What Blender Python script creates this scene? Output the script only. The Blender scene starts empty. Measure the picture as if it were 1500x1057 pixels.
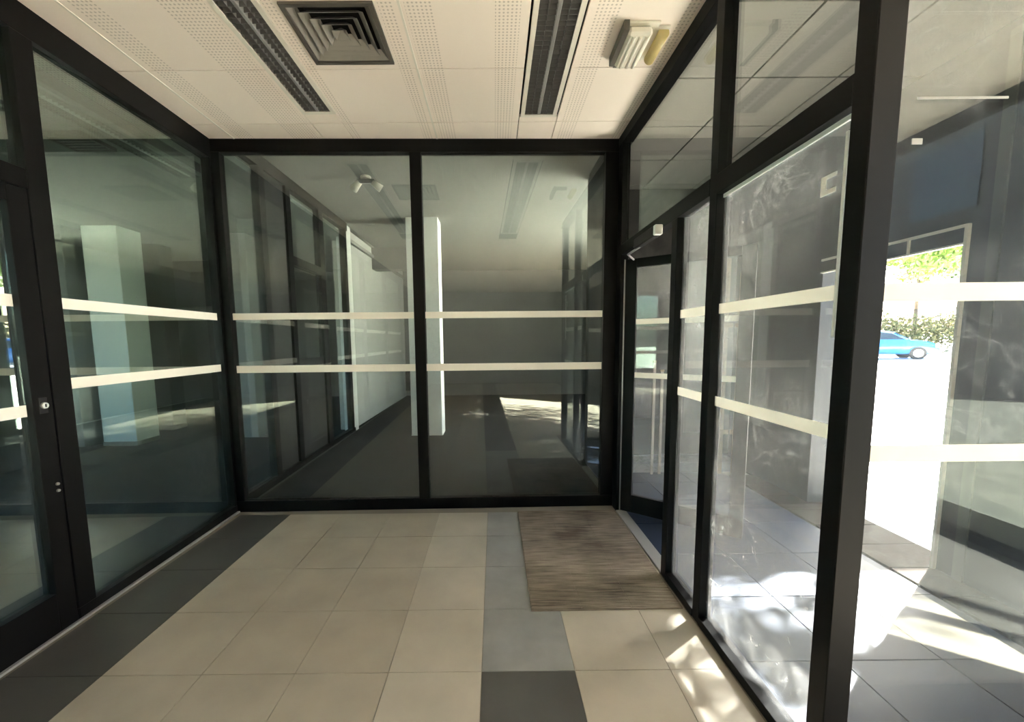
import bpy, bmesh, math, random
from mathutils import Vector, Matrix

SC = bpy.context.scene
COL = SC.collection
random.seed(7)
H = 3.15

# ------------------------------------------------------------------ camera
cam_d = bpy.data.cameras.new('camera')
cam = bpy.data.objects.new('camera', cam_d)
COL.objects.link(cam)
SC.camera = cam
FPX, PIT, YAW, ROL, SX, SY = 583.07, 0.0998, 0.0023, -0.0096, -23.73, 28.12
fw = Vector((math.sin(YAW)*math.cos(PIT), math.cos(YAW)*math.cos(PIT), -math.sin(PIT)))
rt = Vector((math.cos(YAW), -math.sin(YAW), 0))
up = rt.cross(fw)
r2 = (math.cos(ROL)*rt + math.sin(ROL)*up).normalized()
u2 = r2.cross(fw).normalized()
cam.matrix_world = Matrix(((r2.x, u2.x, -fw.x, 0), (r2.y, u2.y, -fw.y, 0), (r2.z, u2.z, -fw.z, 1.5), (0, 0, 0, 1)))
cam_d.sensor_width = 36
cam_d.lens = 36*FPX/1500
cam_d.shift_x = -SX/1500
cam_d.shift_y = SY/1500
cam_d.clip_start = 0.02
cam_d.clip_end = 400

# ------------------------------------------------------------------ light
SC.view_settings.view_transform = 'Standard'
SC.view_settings.look = 'None'
SC.view_settings.gamma = 1
SC.view_settings.use_curve_mapping = False
SC.view_settings.exposure = 3.5
SUN_AZ = Vector((0.83, 0.56, 0)).normalized()
SUN_TAN = 0.80
W = bpy.data.worlds.new('world')
SC.world = W
W.use_nodes = True
wn = W.node_tree
wn.nodes.clear()
sky = wn.nodes.new('ShaderNodeTexSky')
sky.sky_type = 'NISHITA'
sky.sun_disc = False
sky.sun_elevation = math.atan(SUN_TAN)
sky.sun_rotation = math.atan2(SUN_AZ.x, SUN_AZ.y)
sky.dust_density = 2.5
sky.air_density = 1.0
bg = wn.nodes.new('ShaderNodeBackground')
bg.inputs['Strength'].default_value = 0.19
wo = wn.nodes.new('ShaderNodeOutputWorld')
wn.links.new(sky.outputs[0], bg.inputs[0])
wn.links.new(bg.outputs[0], wo.inputs[0])
sd = bpy.data.lights.new('sun', 'SUN')
sd.energy = 24.0
sd.angle = math.radians(0.6)
sd.color = (1.0, 0.95, 0.88)
sun = bpy.data.objects.new('sun', sd)
COL.objects.link(sun)
sdir = Vector((SUN_AZ.x, SUN_AZ.y, SUN_TAN)).normalized()
sun.rotation_euler = sdir.to_track_quat('Z', 'Y').to_euler()
sun.location = sdir*30
cy = SC.cycles
cy.use_denoising = True
cy.max_bounces = 14
cy.diffuse_bounces = 6
cy.glossy_bounces = 5
cy.transparent_max_bounces = 32
cy.sample_clamp_indirect = 6

# ------------------------------------------------------------------ materials
def mat(name, col, rough=0.6, metal=0.0, var=0.0, scale=8.0, bump=0.0, bscale=60.0, spec=0.5, col2=None, coord='Object'):
    m = bpy.data.materials.new(name)
    m.use_nodes = True
    nt = m.node_tree
    b = nt.nodes['Principled BSDF']
    b.inputs['Roughness'].default_value = rough
    b.inputs['Metallic'].default_value = metal
    b.inputs['Specular IOR Level'].default_value = spec
    b.inputs['Base Color'].default_value = (*col, 1)
    if var > 0 or col2:
        g = nt.nodes.new('ShaderNodeNewGeometry')
        n = nt.nodes.new('ShaderNodeTexNoise')
        n.inputs['Scale'].default_value = scale
        n.inputs['Detail'].default_value = 5
        r = nt.nodes.new('ShaderNodeValToRGB')
        c2 = col2 or tuple(max(0, c*(1+var)) for c in col)
        c1 = tuple(max(0, c*(1-var)) for c in col) if not col2 else col
        r.color_ramp.elements[0].position = 0.3
        r.color_ramp.elements[1].position = 0.7
        r.color_ramp.elements[0].color = (*c1, 1)
        r.color_ramp.elements[1].color = (*c2, 1)
        nt.links.new(g.outputs['Position'], n.inputs['Vector'])
        nt.links.new(n.outputs[0], r.inputs[0])
        nt.links.new(r.outputs[0], b.inputs['Base Color'])
    if bump > 0:
        g = nt.nodes.new('ShaderNodeNewGeometry')
        n = nt.nodes.new('ShaderNodeTexNoise')
        n.inputs['Scale'].default_value = bscale
        bp = nt.nodes.new('ShaderNodeBump')
        bp.inputs['Strength'].default_value = bump
        bp.inputs['Distance'].default_value = 0.01
        nt.links.new(g.outputs['Position'], n.inputs['Vector'])
        nt.links.new(n.outputs[0], bp.inputs['Height'])
        nt.links.new(bp.outputs[0], b.inputs['Normal'])
    return m

def nmath(nt, op, a, b=None, clamp=False):
    n = nt.nodes.new('ShaderNodeMath')
    n.operation = op
    n.use_clamp = clamp
    for i, v in enumerate((a, b)):
        if v is None:
            continue
        if isinstance(v, (int, float)):
            n.inputs[i].default_value = v
        else:
            nt.links.new(v, n.inputs[i])
    return n.outputs[0]

def glass(name, tint, f0=0.05, dirt=0.0, dscale=5.0, seed=0.0, base_dust=0.0, dcol=(0.8, 0.8, 0.78)):
    """architectural glass: tinted transmission, fresnel mirror, optional dust film with smears"""
    m = bpy.data.materials.new(name)
    m.use_nodes = True
    nt = m.node_tree
    nt.nodes.clear()
    out = nt.nodes.new('ShaderNodeOutputMaterial')
    g = nt.nodes.new('ShaderNodeNewGeometry')
    dp = nt.nodes.new('ShaderNodeVectorMath')
    dp.operation = 'DOT_PRODUCT'
    nt.links.new(g.outputs['Incoming'], dp.inputs[0])
    nt.links.new(g.outputs['Normal'], dp.inputs[1])
    c = nmath(nt, 'ABSOLUTE', dp.outputs['Value'])
    k = nmath(nt, 'POWER', nmath(nt, 'SUBTRACT', 1.0, c, True), 5.0)
    f = nmath(nt, 'ADD', nmath(nt, 'MULTIPLY', k, 1-f0), f0, True)
    tr = nt.nodes.new('ShaderNodeBsdfTransparent')
    tr.inputs[0].default_value = (*tint, 1)
    gl = nt.nodes.new('ShaderNodeBsdfGlossy')
    gl.inputs['Roughness'].default_value = 0.0
    gl.inputs[0].default_value = (0.95, 1.0, 0.97, 1)
    mx = nt.nodes.new('ShaderNodeMixShader')
    nt.links.new(f, mx.inputs[0])
    nt.links.new(tr.outputs[0], mx.inputs[1])
    nt.links.new(gl.outputs[0], mx.inputs[2])
    last = mx.outputs[0]
    if dirt > 0 or base_dust > 0:
        mp = nt.nodes.new('ShaderNodeMapping')
        mp.inputs['Location'].default_value = (seed, seed*1.7, seed*0.6)
        nt.links.new(g.outputs['Position'], mp.inputs[0])
        n1 = nt.nodes.new('ShaderNodeTexNoise')
        n1.inputs['Scale'].default_value = dscale
        n1.inputs['Detail'].default_value = 6
        n1.inputs['Distortion'].default_value = 1.6
        nt.links.new(mp.outputs[0], n1.inputs['Vector'])
        # thin curling smears where the noise crosses its middle value
        d1 = nmath(nt, 'ABSOLUTE', nmath(nt, 'SUBTRACT', n1.outputs[0], 0.5))
        ln = nmath(nt, 'SUBTRACT', 1.0, nmath(nt, 'MULTIPLY', d1, 38.0), True)
        n2 = nt.nodes.new('ShaderNodeTexNoise')
        n2.inputs['Scale'].default_value = 1.7
        nt.links.new(mp.outputs[0], n2.inputs['Vector'])
        msk = nmath(nt, 'MULTIPLY', nmath(nt, 'SUBTRACT', n2.outputs[0], 0.42, True), 5.0, True)
        n3 = nt.nodes.new('ShaderNodeTexNoise')
        n3.inputs['Scale'].default_value = 26
        n3.inputs['Detail'].default_value = 3
        nt.links.new(mp.outputs[0], n3.inputs['Vector'])
        sp = nmath(nt, 'MULTIPLY', nmath(nt, 'SUBTRACT', n3.outputs[0], 0.56, True), 5.0, True)
        a = nmath(nt, 'MULTIPLY', nmath(nt, 'ADD', nmath(nt, 'MULTIPLY', ln, msk), nmath(nt, 'MULTIPLY', sp, msk)), dirt)
        cl = nmath(nt, 'MULTIPLY', msk, dirt*0.35)
        a = nmath(nt, 'ADD', nmath(nt, 'ADD', a, cl), base_dust, True)
        df = nt.nodes.new('ShaderNodeBsdfDiffuse')
        df.inputs[0].default_value = (*dcol, 1)
        tl = nt.nodes.new('ShaderNodeBsdfTranslucent')
        tl.inputs[0].default_value = (*dcol, 1)
        dm = nt.nodes.new('ShaderNodeMixShader')
        dm.inputs[0].default_value = 0.5
        nt.links.new(df.outputs[0], dm.inputs[1])
        nt.links.new(tl.outputs[0], dm.inputs[2])
        m2 = nt.nodes.new('ShaderNodeMixShader')
        nt.links.new(a, m2.inputs[0])
        nt.links.new(last, m2.inputs[1])
        nt.links.new(dm.outputs[0], m2.inputs[2])
        last = m2.outputs[0]
    nt.links.new(last, out.inputs[0])
    return m

M = {}
M['frame'] = mat('frame_black', (0.003, 0.0028, 0.003), 0.45, var=0.2, scale=6, spec=0.15)
M['frame_in'] = mat('frame_dark', (0.005, 0.005, 0.006), 0.5)
M['gasket'] = mat('gasket_white', (0.75, 0.75, 0.72), 0.5)
M['wall_strip'] = mat('upright_strip', (0.05, 0.05, 0.045), 0.6)
M['bed'] = mat('dark_bed', (0.012, 0.014, 0.010), 0.9, col2=(0.03, 0.034, 0.022), scale=9)
M['residue'] = mat('residue', (0.30, 0.30, 0.29), 0.8)
M['alu'] = mat('aluminium', (0.45, 0.44, 0.43), 0.4, metal=0.6)
M['steel'] = mat('steel', (0.6, 0.6, 0.58), 0.3, metal=1.0)
M['strip'] = mat('strip_film', (0.90, 0.86, 0.77), 0.6)
M['tile'] = mat('tile_beige', (0.325, 0.285, 0.225), 0.36, var=0.10, scale=3.5, bump=0.03, bscale=40)
M['tile2'] = mat('tile_beige_b', (0.38, 0.34, 0.275), 0.34, var=0.10, scale=3.0, bump=0.03, bscale=40)
M['tileg'] = mat('tile_grey', (0.225, 0.222, 0.213), 0.36, var=0.14, scale=5, bump=0.03, bscale=40)
M['tilegd'] = mat('tile_grey_dark', (0.070, 0.068, 0.062), 0.4, var=0.12, scale=5, bump=0.03)
M['border'] = mat('tile_border', (0.052, 0.050, 0.045), 0.45, var=0.10, scale=4, bump=0.03)
M['grout'] = mat('grout', (0.22, 0.20, 0.165), 0.9)
M['carpet'] = mat('carpet', (0.016, 0.019, 0.022), 0.95, var=0.25, scale=4, bump=0.5, bscale=300, spec=0.1)
M['white_paint'] = mat('paint_white', (0.90, 0.90, 0.86), 0.7, var=0.03, scale=2)
M['grey_paint'] = mat('paint_grey', (0.175, 0.175, 0.165), 0.8, var=0.06, scale=1.2)
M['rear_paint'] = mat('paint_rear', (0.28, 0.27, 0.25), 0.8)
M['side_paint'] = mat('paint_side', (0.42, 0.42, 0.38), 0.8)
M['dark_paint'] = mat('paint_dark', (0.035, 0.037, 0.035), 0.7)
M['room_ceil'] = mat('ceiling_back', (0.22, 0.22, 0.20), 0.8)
M['void'] = mat('ceiling_void', (0.25, 0.22, 0.18), 0.9)
M['metal_cream'] = mat('light_trim', (0.74, 0.69, 0.60), 0.45)
M['louver'] = mat('louver_grey', (0.17, 0.165, 0.16), 0.4, metal=0.2)
M['louver_d'] = mat('louver_dark', (0.05, 0.045, 0.04), 0.5)
M['tube'] = mat('tube', (0.5, 0.5, 0.5), 0.2)
M['diff'] = mat('diffuser_metal', (0.26, 0.24, 0.21), 0.5, var=0.08)
M['diff_frame'] = mat('diffuser_frame', (0.09, 0.08, 0.068), 0.5)
M['em_body'] = mat('emergency_body', (0.78, 0.73, 0.63), 0.4)
M['em_lens'] = mat('emergency_lens', (0.62, 0.50, 0.22), 0.25)
M['black'] = mat('black_void', (0.006, 0.006, 0.006), 0.8)
M['slate'] = mat('slate', (0.026, 0.037, 0.062), 0.5, spec=0.18, var=0.18, scale=3, bump=0.06, bscale=30)
M['slate2'] = mat('slate_b', (0.022, 0.032, 0.055), 0.5, spec=0.18, var=0.2, scale=4, bump=0.06, bscale=30)
M['kerb'] = mat('kerb_brown', (0.022, 0.014, 0.010), 0.85, spec=0.08, var=0.35, scale=9, bump=0.3)
M['wallout'] = mat('wall_charcoal', (0.016, 0.018, 0.022), 0.6, var=0.25, scale=2.5, bump=0.1, bscale=20)
M['wallend'] = mat('wall_end', (0.045, 0.042, 0.038), 0.7, var=0.5, scale=5, bump=0.2, bscale=20)
M['conc'] = mat('concrete', (0.60, 0.58, 0.53), 0.85, var=0.08, scale=0.6)
M['soffit'] = mat('soffit', (0.18, 0.172, 0.155), 0.7, var=0.04)
M['leaf'] = mat('leaf', (0.10, 0.19, 0.025), 0.5, col2=(0.24, 0.34, 0.04), scale=2)
M['leafd'] = mat('leaf_dark', (0.025, 0.05, 0.012), 0.6, col2=(0.06, 0.10, 0.02), scale=2)
M['hedge'] = mat('hedge', (0.08, 0.10, 0.03), 0.7, col2=(0.20, 0.17, 0.06), scale=3)
M['bark'] = mat('bark', (0.10, 0.07, 0.045), 0.9, var=0.3, scale=12, bump=0.5)
M['timber'] = mat('timber_pale', (0.42, 0.31, 0.20), 0.8, var=0.2, scale=10)
M['stake'] = mat('stake_pale', (0.5, 0.44, 0.36), 0.8, var=0.1)
M['gravel'] = mat('gravel', (0.30, 0.29, 0.27), 0.9, col2=(0.6, 0.58, 0.54), scale=40, bump=0.6)
M['car_blue'] = mat('car_paint', (0.03, 0.17, 0.50), 0.2)
M['car_glass'] = mat('car_glass', (0.02, 0.03, 0.04), 0.05)
M['rubber'] = mat('rubber', (0.02, 0.02, 0.02), 0.8)
M['lamp'] = mat('car_lamp', (0.7, 0.75, 0.8), 0.1)
M['lamp_red'] = mat('car_lamp_red', (0.5, 0.02, 0.02), 0.2)
M['g_green'] = glass('glass_green', (0.68, 0.77, 0.71), f0=0.22, dirt=0.03, base_dust=0.004, dcol=(0.7, 0.75, 0.7))
M['g_back'] = glass('glass_back', (0.86, 0.90, 0.885), f0=0.065, dirt=0.03, base_dust=0.004, seed=3)
M['g_right'] = glass('glass_right', (0.90, 0.92, 0.92), f0=0.05, dirt=0.10, dscale=5, seed=11, base_dust=0.010, dcol=(0.70, 0.75, 0.80))
M['g_dusty'] = glass('glass_dusty', (0.88, 0.91, 0.92), f0=0.05, dirt=0.15, dscale=5, seed=11, base_dust=0.045)
M['g_clear'] = glass('glass_clear', (0.93, 0.95, 0.94), f0=0.045)

def translucent_strip():
    m = mat('strip_film_translucent', (0.90, 0.86, 0.77), 0.6)
    nt = m.node_tree
    b, out = nt.nodes['Principled BSDF'], nt.nodes['Material Output']
    tl = nt.nodes.new('ShaderNodeBsdfTranslucent')
    tl.inputs[0].default_value = (0.92, 0.90, 0.84, 1)
    mx = nt.nodes.new('ShaderNodeMixShader')
    mx.inputs[0].default_value = 0.5
    nt.links.new(b.outputs[0], mx.inputs[1])
    nt.links.new(tl.outputs[0], mx.inputs[2])
    nt.links.new(mx.outputs[0], out.inputs['Surface'])
    return m
M['strip_t'] = translucent_strip()

# perforated cream ceiling metal
def perforated():
    m = mat('ceiling_perforated', (0.80, 0.715, 0.615), 0.55)
    nt = m.node_tree
    b = nt.nodes['Principled BSDF']
    g = nt.nodes.new('ShaderNodeNewGeometry')
    s = nt.nodes.new('ShaderNodeSeparateXYZ')
    nt.links.new(g.outputs['Position'], s.inputs[0])
    X, Y = s.outputs[0], s.outputs[1]
    P = 0.0215
    def cell(v):
        return nmath(nt, 'ABSOLUTE', nmath(nt, 'SUBTRACT', nmath(nt, 'FRACT', nmath(nt, 'DIVIDE', nmath(nt, 'ADD', v, 50.0), P)), 0.5))
    cx, cyy = cell(X), cell(Y)
    r = nmath(nt, 'SQRT', nmath(nt, 'ADD', nmath(nt, 'MULTIPLY', cx, cx), nmath(nt, 'MULTIPLY', cyy, cyy)))
    hole = nmath(nt, 'MULTIPLY', nmath(nt, 'SUBTRACT', 0.30, r), 10.0, True)
    band = None
    for a, c in ((-2.06, -1.93), (-1.62, -1.40), (-1.12, -1.065), (-0.560, -0.482), (-0.43, -0.288), (0.019, 0.149), (0.519, 0.654), (0.97, 1.04), (1.3, 1.45), (1.9, 2.05), (2.5, 2.65)):
        w = nmath(nt, 'MULTIPLY', nmath(nt, 'GREATER_THAN', X, a), nmath(nt, 'LESS_THAN', X, c))
        band = w if band is None else nmath(nt, 'ADD', band, w, True)
    f = nmath(nt, 'MULTIPLY', nmath(nt, 'MULTIPLY', hole, band), 0.42)
    mx = nt.nodes.new('ShaderNodeMixRGB')
    mx.inputs[1].default_value = (0.88, 0.775, 0.68, 1)
    mx.inputs[2].default_value = (0.16, 0.12, 0.08, 1)
    nt.links.new(f, mx.inputs[0])
    nt.links.new(mx.outputs[0], b.inputs['Base Color'])
    return m
M['ceil'] = perforated()

# ribbed mat material: colour only, ribs are geometry
def matmat():
    m = mat('mat_fibre', (0.15, 0.12, 0.09), 0.95, spec=0.1)
    nt = m.node_tree
    b = nt.nodes['Principled BSDF']
    g = nt.nodes.new('ShaderNodeNewGeometry')
    n = nt.nodes.new('ShaderNodeTexNoise'); n.inputs['Scale'].default_value = 2.2; n.inputs['Detail'].default_value = 6
    mp = nt.nodes.new('ShaderNodeMapping'); mp.inputs['Scale'].default_value = (3, 45, 1)
    n2 = nt.nodes.new('ShaderNodeTexNoise'); n2.inputs['Scale'].default_value = 1.6; n2.inputs['Detail'].default_value = 3
    nt.links.new(g.outputs['Position'], n.inputs['Vector'])
    nt.links.new(g.outputs['Position'], mp.inputs[0]); nt.links.new(mp.outputs[0], n2.inputs['Vector'])
    a = nmath(nt, 'ADD', nmath(nt, 'MULTIPLY', n.outputs[0], 0.55), nmath(nt, 'MULTIPLY', n2.outputs[0], 0.45))
    r = nt.nodes.new('ShaderNodeValToRGB')
    r.color_ramp.elements[0].position = 0.38; r.color_ramp.elements[0].color = (0.11, 0.092, 0.073, 1)
    r.color_ramp.elements[1].position = 0.64; r.color_ramp.elements[1].color = (0.33, 0.28, 0.225, 1)
    nt.links.new(a, r.inputs[0]); nt.links.new(r.outputs[0], b.inputs['Base Color'])
    return m
M['mat'] = matmat()

# ------------------------------------------------------------------ helpers
def link(name, me, m, parent=None, loc=None):
    o = bpy.data.objects.new(name, me)
    COL.objects.link(o)
    if m is not None and not me.materials:
        me.materials.append(m)
    if parent is not None:
        o.parent = parent
    if loc is not None:
        o.location = loc
    return o

def boxes(name, bs, m, parent=None, bevel=0.0):
    """bs: list of (x0,x1,y0,y1,z0,z1) joined into one mesh object; origin kept at the parent's"""
    bm = bmesh.new()
    for (x0, x1, y0, y1, z0, z1) in bs:
        r = bmesh.ops.create_cube(bm, size=1)
        for v in r['verts']:
            v.co = Vector(((x0+x1)/2 + v.co.x*(x1-x0), (y0+y1)/2 + v.co.y*(y1-y0), (z0+z1)/2 + v.co.z*(z1-z0)))
    if bevel:
        bmesh.ops.bevel(bm, geom=bm.edges[:], offset=bevel, segments=1, affect='EDGES')
    me = bpy.data.meshes.new(name)
    bm.to_mesh(me)
    bm.free()
    return link(name, me, m, parent)

def box(name, x0, x1, y0, y1, z0, z1, m, parent=None, bevel=0.0):
    return boxes(name, [(x0, x1, y0, y1, z0, z1)], m, parent, bevel)

def tubes(name, segs, m, parent=None, n=8):
    """segs: list of (p0, p1, r0, r1) capped tapered tubes in one mesh"""
    bm = bmesh.new()
    for p0, p1, r0, r1 in segs:
        p0, p1 = Vector(p0), Vector(p1)
        d = p1-p0
        q = d.to_track_quat('Z', 'Y').to_matrix().to_4x4()
        bmesh.ops.create_cone(bm, cap_ends=True, segments=n, radius1=r0, radius2=r1, depth=d.length,
                              matrix=Matrix.Translation((p0+p1)/2) @ q)
    me = bpy.data.meshes.new(name)
    bm.to_mesh(me)
    bm.free()
    for p in me.polygons:
        p.use_smooth = len(p.vertices) == 4
    return link(name, me, m, parent)

def empty(name, loc=(0, 0, 0), rz=0.0):
    o = bpy.data.objects.new(name, None)
    COL.objects.link(o)
    o.location = loc
    o.rotation_euler = (0, 0, rz)
    o.empty_display_size = 0.1
    return o

def tag(o, label=None, cat=None, group=None, kind=None):
    if label: o['label'] = label
    if cat: o['category'] = cat
    if group: o['group'] = group
    if kind: o['kind'] = kind
    return o

# ------------------------------------------------------------------ ground, floors
floor = empty('floor')
tag(floor, 'beige and grey stone tile floor of the glazed entrance', 'floor', kind='structure')
box('screed', -2.40, 3.6, -7.0, 1.16, -0.06, -0.004, M['grout'], floor)
box('screed', -2.40, 1.13, 1.16, 3.56, -0.06, -0.004, M['grout'], floor)
T = 0.4247
X0, YR = -0.073, 1.672
tile_cache = {}
def slab(name, x0, x1, y0, y1, th, m, parent, z=0.0, gap=0.0015, key=None):
    w, d = round(x1-x0-2*gap, 4), round(y1-y0-2*gap, 4)
    k = (w, d, th, m.name)
    if k not in tile_cache:
        bm = bmesh.new()
        r = bmesh.ops.create_cube(bm, size=1)
        for v in r['verts']:
            v.co = Vector((v.co.x*w, v.co.y*d, v.co.z*th - th/2))
        me = bpy.data.meshes.new(name)
        bm.to_mesh(me)
        bm.free()
        me.materials.append(m)
        tile_cache[k] = me
    return link(name, tile_cache[k], None, parent, ((x0+x1)/2, (y0+y1)/2, z + random.uniform(-0.0004, 0.0004)))
ys = []
y = YR - 14*(T-0.003)
rows = [YR + i*(T-0.003) for i in range(-20, 5)]
for i in range(len(rows)-1):
    ya, yb = rows[i], rows[i+1]
    if ya > 3.5: break
    yb = min(yb, 3.50)
    # border
    slab('floor_tile', -2.24, -2.24+0.44, ya, yb, 0.012, M['border'], floor)
    for k in range(-4, 0):
        slab('floor_tile', X0+k*T-(0.03 if k == -4 else 0), X0+(k+1)*T, ya, yb, 0.012, M['tile2'] if k == -1 else M['tile'], floor)
    slab('floor_tile', X0, X0+T, ya, yb, 0.012, M['tilegd'] if yb <= YR+0.01 else M['tileg'], floor)
    xr = X0+2*T+0.02
    for k in range(1, 9):
        xa, xb = X0+k*T+(0.01 if k > 1 else 0), X0+(k+1)*T+0.01
        if yb > 1.2 and xa > 0.9: break
        if yb > 1.2: xb = min(xb, 1.05)
        if xb - xa < 0.05: continue
        slab('floor_tile', xa, xb, ya, yb, 0.012, M['border'] if k > 5 else M['tile2'], floor)  # dark tiles at the far right, added to dim the front glass reflection

carpet = tag(box('carpet_floor', -7.35, 1.10, 3.54, 11.1, -0.05, -0.004, M['carpet'], bevel=0), 'dark grey carpet floor of the empty rooms behind the glass', 'carpet floor', kind='structure')
boxes('carpet_left', [(-7.35, -2.40, -4.2, 3.54, -0.05, -0.004), (1.10, 3.15, 4.90, 11.1, -0.05, -0.004)], M['carpet'], carpet)

# outside ground, rising gently to the car park
def car_park():
    o = boxes('car_park', [(3.05, 90, 1.25, 90, -0.3, 0.0), (3.6, 90, -60, 1.25, -0.3, -0.012)], M['conc'])
    for v in o.data.vertices:
        if v.co.x > 10: v.co.z += 87*0.021
    return tag(o, 'sunlit pale concrete car park beyond the wall opening', 'ground', kind='structure')
park = car_park()
tag(box('forecourt', -60, 3.05, -60, -7.2, -0.3, -0.03, M['conc']), 'pale concrete forecourt behind the entrance', 'ground', kind='structure')

walk = empty('walkway')
tag(walk, 'blue-grey slate paving of the covered walkway outside the glass', 'paving', kind='structure')
box('screed', 1.13, 3.05, 1.16, 4.75, -0.06, -0.020, M['grout'], walk)
TW = 0.47
for i in range(8):
    for j in range(3):
        xa = 1.145 + j*TW
        slab('paving_slab', xa, xa+TW-0.004, 1.25+i*TW - 0.0, min(1.25+(i+1)*TW-0.004, 4.4), 0.014, M['slate'] if (i*3+j) % 2 else M['slate2'], walk, z=-0.006)
        if 1.25+(i+1)*TW > 4.4: pass
    if 1.25+(i+1)*TW > 4.3: break
for i in range(11):
    ya = 1.25+i*0.30
    if ya < 4.2:
        slab('kerb_stone', 2.56, 2.86 if ya < 2.4 or ya > 3.4 else 3.05, ya, ya+0.296, 0.02, M['kerb'], walk, z=0.004, gap=0.003)

# ------------------------------------------------------------------ ceiling of the entrance
ceil = empty('ceiling')
tag(ceil, 'cream perforated metal panel ceiling over the entrance', 'ceiling', kind='structure')
box('ceiling_void', -2.45, 1.20, 1.2, 3.56, 3.33, 3.36, M['black'], ceil)
box('ceiling_void', -2.45, 3.6, -7.0, 1.2, 3.33, 3.36, M['black'], ceil)
def panel(x0, x1, y0, y1, name='ceiling_panel', hole=None):
    g = 0.003
    x0 += g; x1 -= g; y0 += g; y1 -= g
    if hole:
        a, b, c, d = hole
        bs = [(x0, a, y0, y1, H, H+.02), (b, x1, y0, y1, H, H+.02), (a, b, y0, c, H, H+.02), (a, b, d, y1, H, H+.02)]
        boxes(name, bs, M['ceil'], ceil)
    else:
        o = slab(name, x0, x1, y0, y1, 0.02, M['ceil'], ceil, z=H+.02, gap=0)
        o.location.z = H+.02
cols = [(-2.36, -2.10), (-2.10, -1.375), (-1.135, -0.455), (-0.455, 0.20), (0.485, 1.10)]
rowsC = [(3.205, 3.50)] + [(2.605-0.6*i, 3.205-0.6*i) for i in range(17)]
for (ya, yb) in rowsC:
    for (xa, xb) in cols:
        if (xa, xb) == (-1.135, -0.455) and abs(ya-2.005) < 0.01:
            panel(xa, xb, ya, yb, hole=(-1.025, -0.597, 2.13, 2.53))
        else:
            panel(xa, xb, ya, yb)
    for (xa, xb, ye) in ((-1.375, -1.135, 3.075), (0.20, 0.485, 3.135)):
        if yb > ye: panel(xa, xb, max(ya, ye), yb)
        elif yb < 0.5: panel(xa, xb, ya, yb)
    if yb < 1.3:
        for xa in (1.10, 1.70, 2.30, 2.90): panel(xa, xa+0.6, ya, yb)
# visible T-bar ribs either side of the joints
boxes('joint_rib', [(x-0.006, x+0.006, -4, 3.45, H-0.004, H+.006) for x in (-2.10, -0.455)], M['metal_cream'], ceil)

# louvred strip lights
def strip_light(name, x0, x1, y0, y1, label, z=H, trim='metal_cream'):
    t = empty(name, ((x0+x1)/2, (y0+y1)/2, z))
    tag(t, label, 'ceiling light', 'louvred strip lights in the ceilings')
    w, l = (x1-x0)/2, (y1-y0)/2
    f = 0.028
    boxes('trim_frame', [(-w-f, -w, -l-f, l+f, -0.006, 0.02), (w, w+f, -l-f, l+f, -0.006, 0.02), (-w, w, l, l+f, -0.006, 0.02), (-w, w, -l-f, -l, -0.006, 0.02)], M[trim], t)
    boxes('housing', [(-w-.004, -w, -l, l, 0.0, 0.11), (w, w+.004, -l, l, 0.0, 0.11), (-w, w, l, l+.004, 0, .11), (-w, w, -l-.004, -l, 0, .11), (-w, w, -l, l, 0.11, 0.115)], M['louver_d'], t)
    boxes('centre_spine', [(-0.012, 0.012, -l, l, -0.002, 0.05)], M['alu'], t, bevel=0.004)
    n = int((y1-y0)/0.035)
    bs = []
    for i in range(n):
        y = -l + (i+.5)*(2*l/n)
        bs += [(-w, -0.012, y-.0015, y+.0015, 0.0, 0.04), (0.012, w, y-.0015, y+.0015, 0.0, 0.04)]
    for s in (-1, 1):
        bs.append((s*w*0.52-.0015, s*w*0.52+.0015, -l, l, 0.0, 0.035))
    lv = boxes('louver_grid', bs, M['louver'], t)
    lv['kind'] = 'stuff'
    for s in (-1, 1):
        tubes('lamp_tube', [((s*w*.5, -l+.05, .075), (s*w*.5, l-.05, .075), .013, .013)], M['tube'], t)
    return t
strip_light('strip_light', -1.347, -1.163, 0.64, 3.045, 'long louvred strip light to the left of the square air diffuser')
strip_light('strip_light', 0.238, 0.445, 0.64, 3.105, 'long louvred strip light to the right of the square air diffuser')

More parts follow.
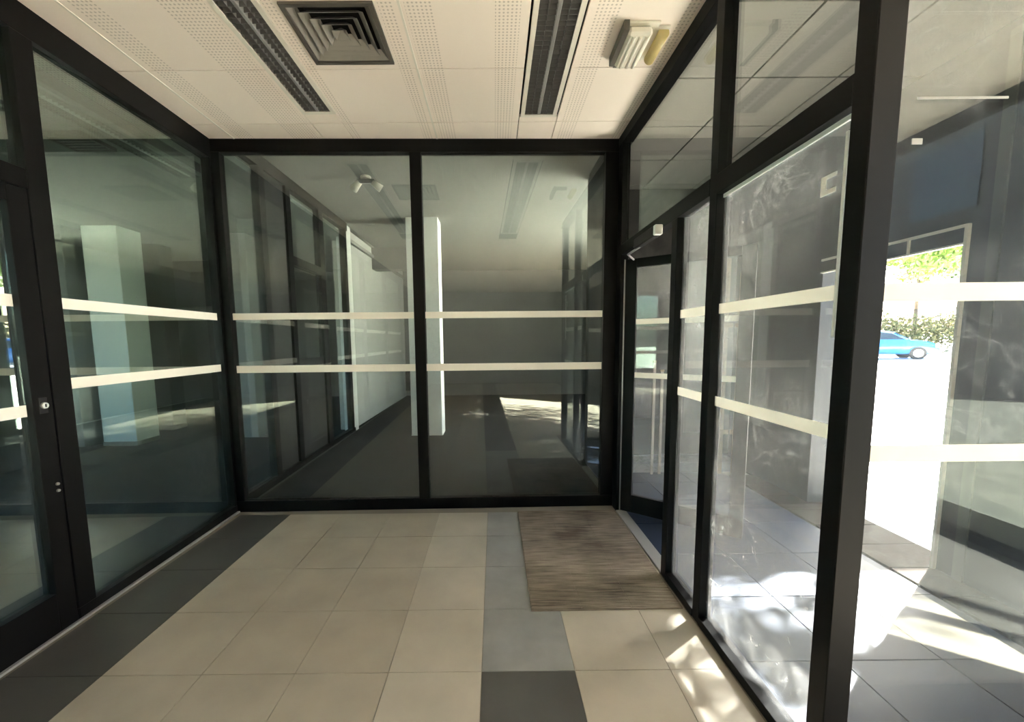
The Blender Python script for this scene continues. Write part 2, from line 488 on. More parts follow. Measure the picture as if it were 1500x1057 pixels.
# square four-way air diffuser
def diffuser():
    cx, cyy = -0.811, 2.330
    t = empty('air_diffuser', (cx, cyy, H))
    tag(t, 'square grey four-way air diffuser set in the cream ceiling', 'air diffuser')
    hw, hd = 0.232, 0.217
    f = 0.022
    boxes('frame', [(-hw, -hw+f, -hd, hd, -.012, .01), (hw-f, hw, -hd, hd, -.012, .01), (-hw+f, hw-f, -hd, -hd+f, -.012, .01), (-hw+f, hw-f, hd-f, hd, -.012, .01)], M['diff_frame'], t)
    boxes('plenum', [(-hw, -hw+.004, -hd, hd, .01, .18), (hw-.004, hw, -hd, hd, .01, .18), (-hw, hw, -hd, -hd+.004, .01, .18), (-hw, hw, hd-.004, hd, .01, .18), (-hw, hw, -hd, hd, .18, .184)], M['black'], t)
    n = 5
    for k in range(n):
        s = 1 - (k+0.15)/(n)
        a = (hw-f)*s + 0.004
        b = (hd-f)*s + 0.004
        da = 0.036
        zlo = -0.004 + 0.0*k
        zhi = zlo + 0.036
        bm = bmesh.new()
        def ring(x, yv, z):
            return [bm.verts.new((sx*x, sy*yv, z)) for sx, sy in ((-1, -1), (1, -1), (1, 1), (-1, 1))]
        r0 = ring(a, b, zlo); r1 = ring(max(a-da, .004), max(b-da, .004), zhi)
        r2_ = ring(max(a-da-.002, .002), max(b-da-.002, .002), zhi); r3 = ring(a-.0025, b-.0025, zlo)
        for A, B in ((r0, r1), (r1, r2_), (r2_, r3), (r3, r0)):
            for i in range(4):
                bm.faces.new((A[i], A[(i+1) % 4], B[(i+1) % 4], B[i]))
        bmesh.ops.recalc_face_normals(bm, faces=bm.faces[:])
        me = bpy.data.meshes.new('blade_ring'); bm.to_mesh(me); bm.free()
        link('blade_ring', me, M['diff'], t)
diffuser()

# emergency light with yellowed lens
def emergency():
    t = empty('emergency_light', (0.80, 2.39, H))
    tag(t, 'cream emergency light fitting with yellowed lens, near the right glass wall', 'emergency light')
    box('base_plate', -0.085, 0.085, -0.145, 0.145, -0.012, 0.0, M['em_body'], t, bevel=.003)
    box('body', -0.080, 0.050, -0.135, 0.135, -0.062, -0.012, M['em_body'], t, bevel=.014)
    for x in (-0.045, -0.010, 0.025):
        tubes('ridge', [((x, -.12, -.062), (x, .12, -.062), .009, .009)], M['em_body'], t)
    tubes('lens', [((0.118, -.10, -.030), (0.118, .105, -.030), .030, .030)], M['em_lens'], t, n=16)
    boxes('side_shadow', [(-.108, -.080, -.15, .13, -.050, 0), (-.080, .03, .128, .150, -.045, -.012)], M['diff_frame'], t)  # dark boxes stand in for the shadow on two sides of the body
    box('lens_holder', 0.050, 0.150, -0.115, 0.125, -0.014, 0.0, M['em_body'], t, bevel=.003)
emergency()

# ------------------------------------------------------------------ glass wall, left
RL = 0.0142
wl = empty('wall_left', (-2.294, 3.0, 0), RL)
tag(wl, 'black framed glass wall along the left side of the entrance', 'glass wall', kind='structure')
def L(name, Ya, Yb, z0, z1, m, x0=-0.07, x1=0.0, bevel=0.002):
    return box(name, x0, x1, Ya-3, Yb-3, z0, z1, m, wl, bevel)
L('head_rail', -4.0, 3.44, 3.00, 3.15, M['frame'], -0.09, 0.002)
L('mullion', 3.395, 3.44, 0.065, 3.00, M['frame'])
L('mullion', 2.045, 2.142, 0.065, 3.00, M['frame'], -0.08, 0.0)
L('sill_rail', 2.045, 3.44, 0.0, 0.065, M['frame'], -0.08, 0.004)
L('transom', 0.995, 2.045, 2.262, 2.355, M['frame'])
L('mullion', 0.90, 0.995, 0.065, 3.00, M['frame'], -0.08, 0.0)
L('sill_rail', -4.0, 0.995, 0.0, 0.065, M['frame'], -0.08, 0.004)
for yy in (-0.6, -2.2, -3.8): L('mullion', yy, yy+.09, 0.065, 3.0, M['frame'])
def pane(name, parent, x0, x1, y0, y1, z0, z1, m): return box(name, x0, x1, y0, y1, z0, z1, m, parent)
pane('glass_pane', wl, -.045, -.035, 2.142-3, .395, .065, 3.0, M['g_green'])
pane('glass_pane', wl, -.045, -.035, .995-3, 2.045-3, 2.355, 3.0, M['g_green'])
for a, b in ((-.51, .90), (-2.11, -.6), (-3.71, -2.2)):
    pane('glass_pane', wl, -.045, -.035, a-3, b-3, .065, 3.0, M['g_green'])
    for z in (1.70, 1.25): box('safety_strip', -.0355, -.0335, a-3, b-3, z-.03, z+.03, M['strip'], wl)
for z, h_ in ((1.719, .029), (1.288, .030)):
    box('safety_strip', -.0355, -.0335, 2.142-3, .395, z-h_, z+h_, M['strip'], wl)
box('floor_trim', 0.004, 0.022, -7.0, .42, 0.0, 0.012, M['alu'], wl)

# door in the left glass wall (closed)
d1 = empty('door_1', (-2.294-RL*(2.04-3), 2.04, 0), RL)
tag(d1, 'black framed glass door in the left glass wall, lock on its stile', 'door', kind='structure')
def D(name, a, b, z0, z1, m, x0=-0.06, x1=0.0): return box(name, x0, x1, a, b, z0, z1, m, d1, .002)
D('stile', -0.092, -0.003, 0.008, 2.255, M['frame'])
D('stile', -1.04, -0.95, 0.008, 2.255, M['frame'])
D('bottom_rail', -0.95, -0.092, 0.008, 0.215, M['frame'])
D('top_rail', -0.95, -0.092, 2.178, 2.255, M['frame'])
box('glass', -.045, -.035, -0.95, -0.092, 0.215, 2.178, M['g_green'], d1)
for z in (1.714, 1.176): box('safety_strip', -.0355, -.0335, -0.95, -0.092, z-.03, z+.028, M['strip'], d1)
lk = tubes('lock_cylinder', [((0, -.048, 1.195), (.014, -.048, 1.195), .017, .015)], M['steel'], d1, n=16)
box('keyway', .0142, .0155, -.051, -.045, 1.187, 1.203, M['black'], lk)
box('lock_plate', 0, .004, -.068, -.03, 1.155, 1.235, M['frame_in'], d1, .001)
tubes('flush_bolt', [((0, -.028, .745), (.008, -.028, .745), .008, .007), ((0, -.028, .78), (.008, -.028, .78), .008, .007)], M['steel'], d1, n=12)

# ------------------------------------------------------------------ glass wall, back
RB = math.atan(0.0174)
wb = empty('wall_back', (0, 3.4578, 0), RB)
tag(wb, 'black framed glass wall with two tall panes across the back of the entrance', 'glass wall', kind='structure')
def B(name, xa, xb, z0, z1, m, y0=0.0, y1=0.07, bevel=.002): return box(name, xa, xb, y0, y1, z0, z1, m, wb, bevel)
B('head_rail', -2.31, 1.06, 3.05, 3.15, M['frame'], -.003, .08)
B('sill_rail', -2.31, 1.06, 0.0, 0.098, M['frame'], -.003, .08)
B('mullion', -2.31, -2.235, .098, 3.05, M['frame'])
B('mullion', -0.687, -0.594, .098, 3.05, M['frame'])
B('mullion', 0.942, 1.06, .098, 3.05, M['frame'])
for a, b in ((-2.235, -.687), (-.594, .942)):
    box('glass_pane', a, b, .030, .040, .098, 3.05, M['g_back'], wb)
    for z, h_ in ((1.722, .028), (1.270, .031)):
        box('safety_strip', a, b, .028, .0305, z-h_, z+h_, M['strip'], wb)

# ------------------------------------------------------------------ glass wall, right
RR = 0.0059
wr = empty('wall_right', (1.0512, 3.0, 0), RR)
tag(wr, 'black framed glass wall and fanlights along the right side of the entrance', 'glass wall', kind='structure')
def R(name, Ya, Yb, z0, z1, m, x0=0.0, x1=0.07, bevel=.002): return box(name, x0, x1, Ya-3, Yb-3, z0, z1, m, wr, bevel)
R('mullion', 3.36, 3.47, 0, 3.07, M['frame'], 0, .06)
R('mullion', 2.355, 2.425, 0, 2.19, M['frame'], 0, .065)
R('mullion', 1.955, 2.02, 0, 3.07, M['frame'], 0, .065)
R('head_rail', 1.245, 3.47, 3.07, 3.15, M['frame'], -.003, .08)
R('transom', 1.245, 1.955, 2.178, 2.268, M['frame'], -.002, .068)
R('transom', 2.02, 3.36, 2.190, 2.272, M['frame'], -.002, .068)
R('sill_rail', 1.245, 1.955, 0, .045, M['frame'], -.004, .07)
R('sill_rail', 2.02, 2.355, 0, .045, M['frame'], -.004, .07)
R('threshold', 2.425, 3.36, -.004, .010, M['alu'], .0, .085)
for a, b, z0, z1 in ((1.245, 1.955, .045, 2.178), (2.02, 2.355, .045, 2.19), (1.245, 1.955, 2.268, 3.07), (2.02, 3.36, 2.272, 3.07)):
    box('glass_pane', .038, .046, a-3, b-3, z0, z1, M['g_dusty'] if z0 < 1 else M['g_clear'], wr)
box('glazing_tape', .030, .037, 1.247-3, 1.953-3, 2.160, 2.176, M['gasket'], wr)
box('glazing_tape', .030, .037, 1.285-3, 1.295-3, 1.50, 2.13, M['gasket'], wr)
for a, b in ((1.245, 1.955), (2.02, 2.355)):
    for z in (1.642, 1.190):
        box('safety_strip', .0345, .0375, a-3, b-3, z-.024, z+.024, M['strip_t'], wr)
for (a, b, z0, z1) in ((1.325, 1.385, 2.015, 2.027), (1.325, 1.385, 1.965, 1.980), (1.365, 1.385, 1.980, 2.015)):
    box('tape_residue', .0350, .0375, a-3, b-3, z0, z1, M['gasket'], wr)
# big corner post
cpst = box('corner_post', 1.060, 1.142, 1.178, 1.247, 0, 3.15, M['frame'], None, .003)
tag(cpst, 'thick black corner post between the right and front glass walls', 'post', kind='structure')
# door closer on the transom
dc = empty('door_closer', (1.05, 2.78, 2.19))
tag(dc, 'slim overhead door closer fixed to the black transom above the open door', 'door closer')
box('closer_body', -0.045, 0.0, -0.20, 0.16, -0.048, 0.02, M['frame_in'], dc, .006)
box('white_end', -0.047, 0.001, -0.235, -0.20, -0.044, 0.016, M['gasket'], dc, .004)  # white block at one end of the closer body
tubes('closer_arm', [((-.02, .10, -.045), (-.03, .32, -.052), .008, .008), ((-.03, .32, -.052), (.07, .48, -.058), .007, .007)], M['alu'], dc)

# open door leaf, hinged at the back corner
ang = math.atan2(-0.54, 0.74)
d2 = empty('door_2', (1.096, 3.375, 0), ang)
tag(d2, 'black framed glass door standing open to the walkway', 'door', kind='structure')
def E_(name, a, b, z0, z1, m, y0=-.022, y1=.022): return box(name, a, b, y0, y1, z0, z1, m, d2, .002)
E_('stile', 0.01, 0.095, .012, 2.15, M['frame'])
E_('stile', 0.825, 0.915, .012, 2.15, M['frame'])
E_('top_rail', 0.095, 0.825, 2.08, 2.15, M['frame'])
E_('bottom_rail', 0.095, 0.825, .012, .165, M['frame'])
box('glass', 0.095, 0.825, -.005, .005, .165, 2.08, M['g_dusty'], d2)
for z in (1.642, 1.20): box('safety_strip', .095, .825, -.0075, -.005, z-.022, z+.022, M['strip_t'], d2)
tubes('hinge_edge', [((0.0, -.024, .012), (0.0, -.024, 2.15), .006, .006)], M['alu'], d2)

# ------------------------------------------------------------------ front glass wall, turning right from the corner post
wf = empty('wall_front', (1.142, 1.21, 0))
tag(wf, 'dusty glass wall running right from the thick corner post', 'glass wall', kind='structure')
box('head_rail', 0, 2.4, -.035, .035, 3.05, 3.15, M['frame'], wf)
box('sill_rail', 0, 2.4, -.035, .035, 0, .05, M['frame'], wf)
box('mullion', 1.66, 1.74, -.035, .035, .05, 3.05, M['frame'], wf)
box('mullion', 2.33, 2.4, -.035, .035, .05, 3.05, M['frame'], wf)
for a, b in ((0, 1.66), (1.74, 2.33)):
    box('glass_pane', a, b, -.004, .004, .05, 3.05, M['g_right'], wf)
    for z in (1.631, 1.138): box('safety_strip', a, b, -.0065, -.004, z-.027, z+.027, M['strip_t'], wf)
box('tape_residue', .07, .33, -.0062, -.004, 2.172, 2.178, M['residue'], wf)
box('tape_residue', .065, .095, -.0062, -.004, 2.05, 2.066, M['residue'], wf)
box('glazing_tape', .004, .009, -.012, -.004, .05, 3.05, M['gasket'], wf)

# guessed wall and glazing out of view, shaped for daylight and reflections
tag(boxes('wall_rear', [(-2.4, 3.6, -7.15, -7.0, -.05, 3.5), (3.5, 3.65, -7.0, -4.0, -.05, 3.5), (-2.55, -2.40, -7.0, -4.0, -.05, 3.5)], M['rear_paint']), 'plain grey wall behind the entrance', 'wall', kind='structure')
we = empty('wall_side', (3.5, 0, 0))
tag(we, 'guessed black framed glazing right of the entrance, sized to let in sun', 'glass wall', kind='structure')
box('wall_solid', -.05, .10, -4, -1.37, -.05, 3.2, M['grey_paint'], we)
boxes('shopfront_frame', [(-.03, .03, -1.37, 1.24, 3.05, 3.15), (-.03, .03, -1.37, 1.24, 0, .06)] + [(-.03, .03, y_, y_+.07, .06, 3.05) for y_ in (-1.37, 1.17)], M['frame'], we)
for a, b in ((-1.30, 1.17),): box('glass_pane', -.004, .004, a, b, .06, 3.05, M['g_clear'], we)
tag(box('reflection_bed', 3.57, 10.4, -18, 1.2, -.05, .20, M['bed']), 'unseen dark bed added to dim the reflected ground', 'ground', kind='structure')  # added out of view so the front glass reflects dark ground
nb = empty('building', (10.5, -10.5, .1))  # invented block, keeps the front glass from mirroring bright sky
tag(nb, 'invented dark building behind the camera, hides bright sky from reflections', 'building', kind='structure')
box('facade', 0, 8, -8, 5.5, -.4, 7.5, M['wallout'], nb)
for i in range(5):
    for z in (1.0, 4.2): box('window', -.03, .02, -7+i*2.4, -5.6+i*2.4, z, z+1.6, M['car_glass'], nb)

# ------------------------------------------------------------------ walkway shell
wo_ = empty('wall_outer', (2.84, 0, 0))
tag(wo_, 'charcoal outer wall of the walkway with a tall opening to the car park', 'wall', kind='structure')
box('wall_pier', 0, .20, 1.25, 2.44, -.02, 3.2, M['wallout'], wo_)
box('wall_pier', 0, .20, 3.50, 4.75, -.02, 3.2, M['wallout'], wo_)
box('lintel', 0, .20, 2.44, 3.50, 2.16, 3.2, M['wallout'], wo_)
box('upright_strip', -.012, 0, 2.28, 2.335, 0, 3.15, M['wall_strip'], wo_)  # slightly lighter upright strip beside the opening
of = empty('opening_frame', (2.83, 2.44, 0))
tag(of, 'thin pale metal frame edging the opening to the car park', 'frame')
box('frame_post', -.012, .01, -.008, .010, 0, 2.165, M['metal_cream'], of)
box('frame_bar', -.012, .01, .010, 1.06, 2.147, 2.165, M['metal_cream'], of)
box('frame_bar', -.012, .01, .010, 1.06, 2.045, 2.057, M['metal_cream'], of)
for y_ in (.33, .72): box('frame_spacer', -.010, .008, y_, y_+.014, 2.057, 2.147, M['metal_cream'], of)
boxes('frame_infill', [(.0, .006, .010, 1.06, 2.057, 2.147)], M['wallout'], of)
we2 = tag(box('wall_end', 1.12, 3.04, 4.75, 4.90, -.02, 3.45, M['wallend']), 'charcoal wall closing the far end of the walkway', 'wall', kind='structure')
tag(box('wall_return', 1.10, 1.16, 3.55, 4.75, -.02, 3.45, M['wallout']), 'charcoal side wall of the walkway beyond the open door', 'wall', kind='structure')
sof = empty('walkway_soffit', (0, 0, 0))
tag(sof, 'grey panelled soffit over the walkway', 'soffit', kind='structure')
box('soffit_void', 1.2, 3.05, 1.25, 4.9, 3.24, 3.26, M['black'], sof)
for i in range(7):
    for xa in (1.14, 1.71, 2.28):
        ya = 1.25+i*.6-.25
        y0_, y1_ = max(ya, 1.25), min(ya+.59, 4.74)
        if y1_-y0_ > .05:
            slab('soffit_panel', xa, xa+.56, y0_, y1_, .02, M['soffit'], sof, z=3.22, gap=.002)

# raised planter with gravel and stems at the walkway end
pl = empty('planter', (1.95, 4.55, 0))
tag(pl, 'long low planter of pale gravel at the walkway end', 'planter')
boxes('planter_wall', [(-.75, .88, -.17, -.13, -.006, .10), (-.75, .88, .15, .19, -.006, .10), (-.75, -.71, -.13, .15, -.006, .10), (.84, .88, -.13, .15, -.006, .10)], M['alu'], pl)
box('gravel_bed', -.71, .84, -.13, .15, -.006, .085, M['gravel'], pl)
for i, (x_, y_, h_) in enumerate(((2.50, 4.33, 2.35), (2.66, 4.33, 2.2), (2.36, 4.31, 1.7))):
    t = empty('timber_post', (x_, y_, -.006))
    tag(t, ['pale slim timber post in front of the planter', 'pale slim timber post nearest the outer wall', 'shortest pale slim timber post before the planter'][i], 'post', 'timber posts at the walkway end')
    box('post_shaft', -.022, .022, -.015, .015, 0, h_, M['timber'], t, .003)
    for k, z in enumerate((.45, 1.05, 1.62)):
        box('cross_piece', -.07, .07, -.024, -.015, z, z+.05, M['timber'], t, .002)

# ------------------------------------------------------------------ rooms behind the glass
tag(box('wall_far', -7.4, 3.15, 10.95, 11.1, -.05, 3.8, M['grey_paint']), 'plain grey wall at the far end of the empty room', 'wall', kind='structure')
w2 = empty('window_2', (-7.5, -4.2, 0))  # out of view, put in as a daylight source for the left room
tag(w2, 'wide unseen window added to bring daylight into the left empty room', 'window', kind='structure')
boxes('window_frame', [(.02, .13, 0, 8.8, .45, .5), (.02, .13, 0, 8.8, 2.95, 3.0)] + [(.02, .13, y_, y_+.1, .5, 2.95) for y_ in (0, 2.9, 5.8, 8.7)], M['frame'], w2)
for y_ in (.1, 3.0, 5.9): box('pane', .07, .08, y_, y_+2.8, .5, 2.95, M['g_clear'], w2)
tag(boxes('wall_far_left', [(-7.5, -7.35, -4.2, 4.6, -.05, .45), (-7.5, -7.35, -4.2, 4.6, 3.0, 3.8), (-7.5, -7.35, 4.6, 11.1, -.05, 3.8)], M['grey_paint']), 'grey far side wall of the left empty room', 'wall', kind='structure')
w1 = empty('window_1', (3.15, 4.9, 0))
tag(w1, 'wide window along the right side of the back empty room', 'window', kind='structure')
boxes('window_frame', [(0, .1, 0, 2.7, 0, .1), (0, .1, 0, 2.7, 3.0, 3.84)] + [(0, .1, y_, y_+.1, .1, 3.0) for y_ in (0, 1.3, 2.6)], M['frame'], w1)
for y_ in (.1, 1.4): box('pane', .045, .055, y_, y_+1.2, .1, 3.0, M['g_clear'], w1)
tag(box('wall_far_right', 3.15, 3.3, 7.6, 11.1, -.05, 3.84, M['grey_paint']), 'grey right side wall of the back empty room', 'wall', kind='structure')
tag(box('sunshade', 3.3, 7.4, 5.2, 11.1, 3.84, 4.0, M['conc']), 'flat canopy added unseen to keep direct sun out of the back room', 'sunshade', kind='structure')  # overhang added out of view to block sun at the back room window
tag(box('wall_left_front', -7.5, -2.4, -4.3, -4.2, -.05, 3.5, M['grey_paint']), 'grey front wall of the left empty room', 'wall', kind='structure')
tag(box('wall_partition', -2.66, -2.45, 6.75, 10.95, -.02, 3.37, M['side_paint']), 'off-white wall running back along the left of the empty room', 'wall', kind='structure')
tag(box('pilaster', -2.50, -2.37, 6.52, 6.80, -.02, 3.37, M['white_paint']), 'narrow white pilaster at the end of the dark glass partition', 'pilaster', kind='structure')
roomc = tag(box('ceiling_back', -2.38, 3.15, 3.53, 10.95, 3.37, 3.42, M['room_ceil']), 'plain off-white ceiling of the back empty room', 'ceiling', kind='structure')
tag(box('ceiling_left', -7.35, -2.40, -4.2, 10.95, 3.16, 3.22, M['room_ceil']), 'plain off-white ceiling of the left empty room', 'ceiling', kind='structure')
tag(boxes('roof', [(-7.5, 3.05, -7.2, 4.9, 3.5, 3.75), (3.05, 3.6, -4.3, 1.3, 3.5, 3.75), (-7.5, 3.3, 4.9, 11.1, 3.84, 4.1)], M['conc']), 'flat roof slab over the building', 'roof', kind='structure')
tag(box('trim_1', -2.43, 1.1, 3.53, 3.60, 3.15, 3.37, M['frame_in']), 'black trim above the back glass wall', 'trim', kind='structure')
tag(box('bulkhead', -2.45, -1.50, 8.2, 8.5, 2.95, 3.37, M['grey_paint']), 'grey ceiling bulkhead left of the white column', 'bulkhead', kind='structure')
t = empty('white_column', (-1.09, 6.42, 0))
tag(t, 'square white column standing on the dark carpet behind the back glass', 'column')
box('shaft', -.245, .245, -.17, .17, .0, 3.37, M['white_paint'], t, .006)
box('skirting', -.25, .25, -.175, .175, -.002, .01, M['white_paint'], t)
# dark partition continuing the left wall line
wp = empty('wall_inner', (-2.36, 3.5, 0))
tag(wp, 'dark framed glass partition continuing behind the back glass', 'glass wall', kind='structure')
def Pp(n, a, b, z0, z1, m, x0=-.05, x1=.03): return box(n, x0, x1, a-3.5, b-3.5, z0, z1, m, wp)
Pp('head_rail', 3.55, 6.55, 3.25, 3.37, M['frame'])
Pp('sill_rail', 3.55, 6.55, 0, .08, M['frame'])
for a, b in ((4.14, 4.24), (4.66, 4.76), (5.50, 5.64), (6.40, 6.50)): Pp('mullion', a, b, .08, 3.25, M['frame'])
Pp('dark_panel', 4.24, 4.66, .08, 3.25, M['frame_in'], -.02, .0)
Pp('transom', 4.76, 5.50, 2.40, 2.50, M['frame'])
for a, b, z0, z1 in ((3.55, 4.14, .08, 3.25), (4.76, 5.50, 1.3, 2.40), (4.76, 5.50, 2.5, 3.25), (5.64, 6.40, .08, 3.25)): Pp('glass_pane', a, b, z0, z1, M['g_back'], -.014, -.006)
Pp('door_panel', 4.76, 5.50, .08, 1.3, M['frame_in'], -.02, .0)
for (x_, y_, w_, d_, m_, lb) in ((-5.56, 6.0, .50, .4, 'white_paint', 'wide pale column seen through the left glass pane'),
                                 (-6.35, 5.9, .62, .3, 'grey_paint', 'pale grey column at the left edge of the left glass pane'),
                                 (-5.78, 7.0, .34, .3, 'dark_paint', 'dark narrow column right of the wide pale column'),
                                 (-3.93, 6.4, .30, .3, 'grey_paint', 'slim grey column in the left room behind the back corner')):
    t = empty('column', (x_, y_, 0))
    tag(t, lb, 'column')
    box('shaft', -w_/2, w_/2, -d_/2, d_/2, 0, 3.16, M[m_], t, .006)
    box('skirting', -w_/2-.004, w_/2+.004, -d_/2-.004, d_/2+.004, -.002, .06, M['grey_paint'], t)
tag(box('bulkhead', -7.35, -4.6, 8.3, 8.6, 2.25, 3.16, M['dark_paint']), 'dark hanging bulkhead across the left empty room', 'bulkhead', kind='structure')
strip_light('strip_light', -2.93, -2.73, 1.9, 3.9, 'louvred strip light on the ceiling of the left room, seen through the left glass', 3.045, 'louver')
vt = empty('ceiling_vent', (-3.38, 3.44, 3.16))
tag(vt, 'small dark vent on the ceiling of the left room', 'vent')
boxes('vent_frame', [(-.17, .17, -.15, -.13, -.03, 0), (-.17, .17, .13, .15, -.03, 0), (-.17, -.15, -.13, .13, -.03, 0), (.15, .17, -.13, .13, -.03, 0)], M['diff_frame'], vt)
for i in range(6): box('slat', -.15, .15, -.118+i*.043, -.100+i*.043, -.026, -.020, M['diff_frame'], vt)
box('backing', -.15, .15, -.13, .13, -.008, -.002, M['black'], vt)
bx = empty('wall_box', (-2.30, 10.93, .15))
tag(bx, 'small dark cabinet low on the far wall beside the white column', 'cabinet')
box('case', -.14, .14, -.10, 0, 0, .62, M['dark_paint'], bx, .005)
box('front_panel', -.12, .12, -.105, -.1, .03, .55, M['frame_in'], bx)
sp_ = empty('ceiling_spotlight', (-1.45, 4.75, 3.37))
tag(sp_, 'small white ceiling spotlight in the back room, left of the column', 'spotlight')
tubes('mount', [((0, 0, 0), (0, 0, -.03), .06, .06)], M['em_body'], sp_, n=16)
for s in (-1, 1): tubes('lamp_head', [((s*.07, 0, -.06), (s*.16, .05, -.12), .03, .045)], M['em_body'], sp_, n=14)
box('bracket', -.10, .10, -.012, .012, -.075, -.03, M['alu'], sp_)

# ------------------------------------------------------------------ door mat
dm = empty('door_mat', (0.615, 2.718, 0))
tag(dm, 'worn brown ribbed mat on the tile floor inside the open door', 'mat')
bm = bmesh.new()
def prism(bm, pts, z0, z1):
    vs = [bm.verts.new((x, y, z0)) for x, y in pts] + [bm.verts.new((x, y, z1)) for x, y in pts]
    n = len(pts)
    bm.faces.new(vs[:n][::-1]); bm.faces.new(vs[n:])
    for i in range(n): bm.faces.new((vs[i], vs[(i+1) % n], vs[n+(i+1) % n], vs[n+i]))
prism(bm, [(-.425, -.648), (.420, -.640), (.425, .645), (-.428, .645)], .0006, .008)
me = bpy.data.meshes.new('backing'); bm.to_mesh(me); bm.free()
link('backing', me, M['mat'], dm)
rb = []
n = 86
for i in range(n):
    y_ = -.64 + i*(1.28/n)
    for (a, b) in ((-.42, -.145), (-.14, .135), (.14, .415)):
        rb.append((a, b, y_, y_+.009, .008, .0105+random.uniform(0, .001)))
rib = boxes('rib', rb, M['mat'], dm); rib['kind'] = 'stuff'

# ------------------------------------------------------------------ foliage
def foliage(name, blobs, count, size, m, parent, seed):
    rnd = random.Random(seed)
    verts, faces = [], []
    tot = sum(r*r*r for _, _, _, r in blobs)
    for (cx, cy_, cz, r) in blobs:
        for _ in range(int(count*r**3/tot)):
            d = Vector((rnd.gauss(0, 1), rnd.gauss(0, 1), rnd.gauss(0, 1))).normalized()
            p = Vector((cx, cy_, cz)) + d*r*(rnd.random()**.45)
            n_ = Vector((rnd.gauss(0, 1), rnd.gauss(0, 1), rnd.gauss(0, 1)+.6)).normalized()
            u = n_.orthogonal().normalized()
            u = (Matrix.Rotation(rnd.random()*6.28, 3, n_) @ u)
            v = n_.cross(u)
            s = size*rnd.uniform(.6, 1.2)
            i = len(verts)
            verts += [p-u*s, p-v*s*.45+n_*s*.08, p+u*s, p+v*s*.45+n_*s*.08]
            faces += [(i, i+1, i+2), (i, i+2, i+3)]
    me = bpy.data.meshes.new(name)
    me.from_pydata(verts, [], faces)
    o = link(name, me, m, parent)
    o['kind'] = 'stuff'
    return o

def tree(x, y, z, h, r, leafm, label, seed, count=6000, size=.12, lean=(0, 0)):
    t = empty('tree', (x, y, z))
    tag(t, label, 'tree', 'trees round the car park')
    rnd = random.Random(seed)
    top = Vector((lean[0]*.6, lean[1]*.6, h*.62))
    segs = [((0, 0, 0), tuple(top*.5), .16, .12), (tuple(top*.5), tuple(top), .12, .07)]
    blobs = []
    for i in range(9):
        a = i*2.4
        q = Vector((math.cos(a)*r*.55+lean[0], math.sin(a)*r*.55+lean[1], h*(.62+.3*rnd.random())))
        segs.append((tuple(top*rnd.uniform(.6, 1)), tuple(q), .05, .02))
        blobs.append((q.x, q.y, q.z, r*rnd.uniform(.45, .6)))
    tubes('trunk', segs, M['bark'], t)
    foliage('foliage', blobs, count, size, leafm, t, seed)
    return t

# the tree that dapples the sun
t = empty('tree', (6.4, 2.9, .07))
tag(t, 'leafy tree beside the walkway that dapples the sunlight', 'tree', 'trees round the car park')
tubes('trunk', [((0, 0, -.05), (.1, .5, 2.6), .14, .10), ((.1, .5, 2.6), (0, 1.8, 4.8), .09, .04), ((.1, .5, 2.6), (.9, .2, 5.2), .08, .03), ((.05, 1.1, 3.6), (-.9, 1.8, 5.0), .05, .02)], M['bark'], t)
foliage('foliage', [(-.2, 2.0, 5.6, 1.15), (.5, 3.0, 5.9, 1.2), (-.6, 1.0, 5.6, 1.1), (.8, .6, 6.1, 1.3), (-.3, 3.2, 6.0, .9), (.3, 1.8, 6.9, 1.0)], 4300, .10, M['leafd'], t, 5)
foliage('foliage', [(-.05, 3.1, 5.35, .5), (.1, 3.4, 5.7, .6)], 620, .10, M['leafd'], t, 6)

for i, (x_, h_) in enumerate(((1.74, 1.25), (1.83, 1.15), (1.93, 1.3), (2.02, 1.2))):
    t = empty('garden_stake', (x_, 4.32+.01*i, -.006))
    tag(t, ['leftmost', 'second from left', 'third from left', 'rightmost'][i] + ' of four short pale stakes seen through the open door', 'stake', 'row of short pale stakes')
    box('stake_shaft', -.014, .014, -.010, .010, 0, h_, M['stake'], t, .002)
    box('stake_cap', -.018, .018, -.014, .014, h_, h_+.02, M['timber'], t, .002)
zg = lambda x: (x-3.05)*0.021
tree(24.0, 31.5, zg(24), 9.5, 3.0, M['leaf'], 'sunlit yellow-green tree behind the parked blue car', 21, 7000, .22)
tree(31.5, 30.0, zg(31), 9.5, 3.2, M['leaf'], 'bright green tree right of the one behind the car', 22, 7000, .22)
tree(39.0, 33.0, zg(39), 11.5, 3.4, M['leafd'], 'dark green tree at the far side of the car park', 23, 6000, .24)
tree(17.0, -9.0, zg(17), 6.5, 2.6, M['leafd'], 'dark leafy tree added out of view to darken glass reflections', 25, 4000, .26)  # this tree and the next are unseen, added to darken mirrored surroundings
tree(19.0, -15.0, zg(19), 7.0, 2.8, M['leafd'], 'dark broad tree farther along, added to darken glass reflections', 26, 4000, .26)
hd = empty('hedge', (24.5, 25.0, zg(24)), 0)
tag(hd, 'clipped brownish green hedge behind the parked blue car', 'hedge')
foliage('foliage', [(i*.9-7, -i*.35+2.5, 1.3+random.uniform(-.2, .2), 1.25) for i in range(16)], 14000, .13, M['hedge'], hd, 31)
tubes('stem', [((i*.9-7, -i*.35+2.5, 0), (i*.9-7, -i*.35+2.5, 1.2), .04, .02) for i in range(16)], M['bark'], hd)['kind'] = 'stuff'

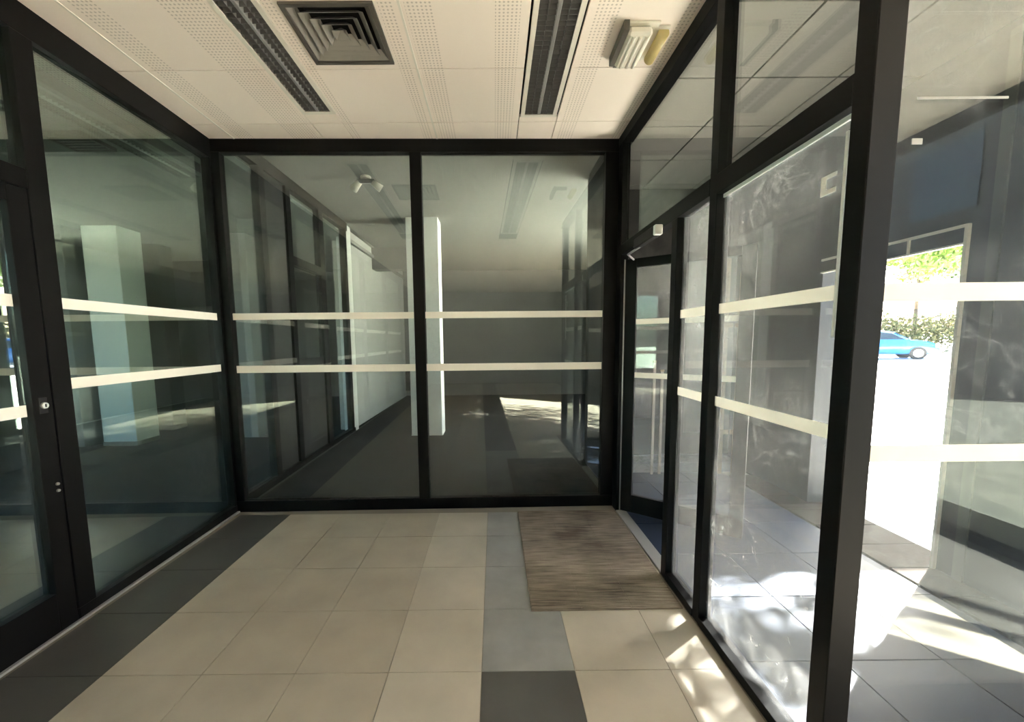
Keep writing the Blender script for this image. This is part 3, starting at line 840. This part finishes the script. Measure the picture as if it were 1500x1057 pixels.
# ------------------------------------------------------------------ parked car
def car():
    t = empty('car', (20.1, 20.9, zg(20.1)), math.radians(-28))
    tag(t, 'blue hatchback car parked in the sun in front of the hedge', 'car')
    prof = [(-2.0, .28), (-2.05, .55), (-2.0, .85), (-1.85, .95), (-1.62, 1.38), (-1.2, 1.47), (-.2, 1.48), (.35, 1.38), (.95, 1.0), (1.65, .88), (1.98, .72), (2.05, .45), (2.0, .26)]
    def widths(z): return .86 if z < .9 else .86-.22*(z-.9)/.58
    bm = bmesh.new()
    n = len(prof)
    lf = [bm.verts.new((x, -widths(z), z)) for x, z in prof]
    rg = [bm.verts.new((x, widths(z), z)) for x, z in prof]
    bm.faces.new(lf); bm.faces.new(rg[::-1])
    for i in range(n):
        bm.faces.new((lf[i], rg[i], rg[(i+1) % n], lf[(i+1) % n]))
    bmesh.ops.recalc_face_normals(bm, faces=bm.faces[:])
    bmesh.ops.bevel(bm, geom=bm.edges[:], offset=.05, segments=2, affect='EDGES')
    me = bpy.data.meshes.new('body'); bm.to_mesh(me); bm.free()
    for p in me.polygons: p.use_smooth = True
    link('body', me, M['car_blue'], t)
    for s in (-1, 1):
        bm = bmesh.new()
        pts = [(-1.55, .98), (-1.40, 1.33), (-.2, 1.38), (.3, 1.30), (.78, 1.0)]
        vs = [bm.verts.new((x, s*(widths(z)+.012), z)) for x, z in pts] + [bm.verts.new((x, s*(widths(z)-.03), z)) for x, z in pts]
        k = len(pts)
        bm.faces.new(vs[:k]); bm.faces.new(vs[k:][::-1])
        for i in range(k): bm.faces.new((vs[i], vs[(i+1) % k], vs[k+(i+1) % k], vs[k+i]))
        bmesh.ops.recalc_face_normals(bm, faces=bm.faces[:])
        me = bpy.data.meshes.new('side_window'); bm.to_mesh(me); bm.free()
        link('side_window', me, M['car_glass'], t)
        for x in (-1.25, 1.28):
            wh = tubes('wheel', [((x, s*.70, .31), (x, s*.885, .31), .31, .31)], M['rubber'], t, n=24)
            tubes('wheel_hub', [((x, s*.88, .31), (x, s*.90, .31), .20, .19)], M['steel'], wh, n=16)
        box('headlamp', 1.86, 2.02, s*.80-.12, s*.80+.02, .60, .76, M['lamp'], t, .02)
        box('tail_lamp', -2.06, -1.96, s*.76-.08, s*.76+.08, .72, .98, M['lamp_red'], t, .02)
    for nm, a, b in (('windscreen', (.42, 1.36), (.93, 1.03)), ('rear_window', (-1.88, 1.0), (-1.67, 1.33))):
        bm = bmesh.new()
        o_ = .02 if nm == 'windscreen' else -.02
        c = [(a[0]+o_, -.68, a[1]+.01), (a[0]+o_, .68, a[1]+.01), (b[0]+o_, .72, b[1]+.01), (b[0]+o_, -.72, b[1]+.01)]
        vs = [bm.verts.new(p) for p in c] + [bm.verts.new((p[0]-2*o_, p[1], p[2]-.03)) for p in c]
        bm.faces.new(vs[:4]); bm.faces.new(vs[4:][::-1])
        for i in range(4): bm.faces.new((vs[i], vs[(i+1) % 4], vs[4+(i+1) % 4], vs[4+i]))
        bmesh.ops.recalc_face_normals(bm, faces=bm.faces[:])
        me = bpy.data.meshes.new(nm); bm.to_mesh(me); bm.free()
        link(nm, me, M['car_glass'], t)
    box('bumper', 1.95, 2.10, -.80, .80, .26, .48, M['car_blue'], t, .03)
car()
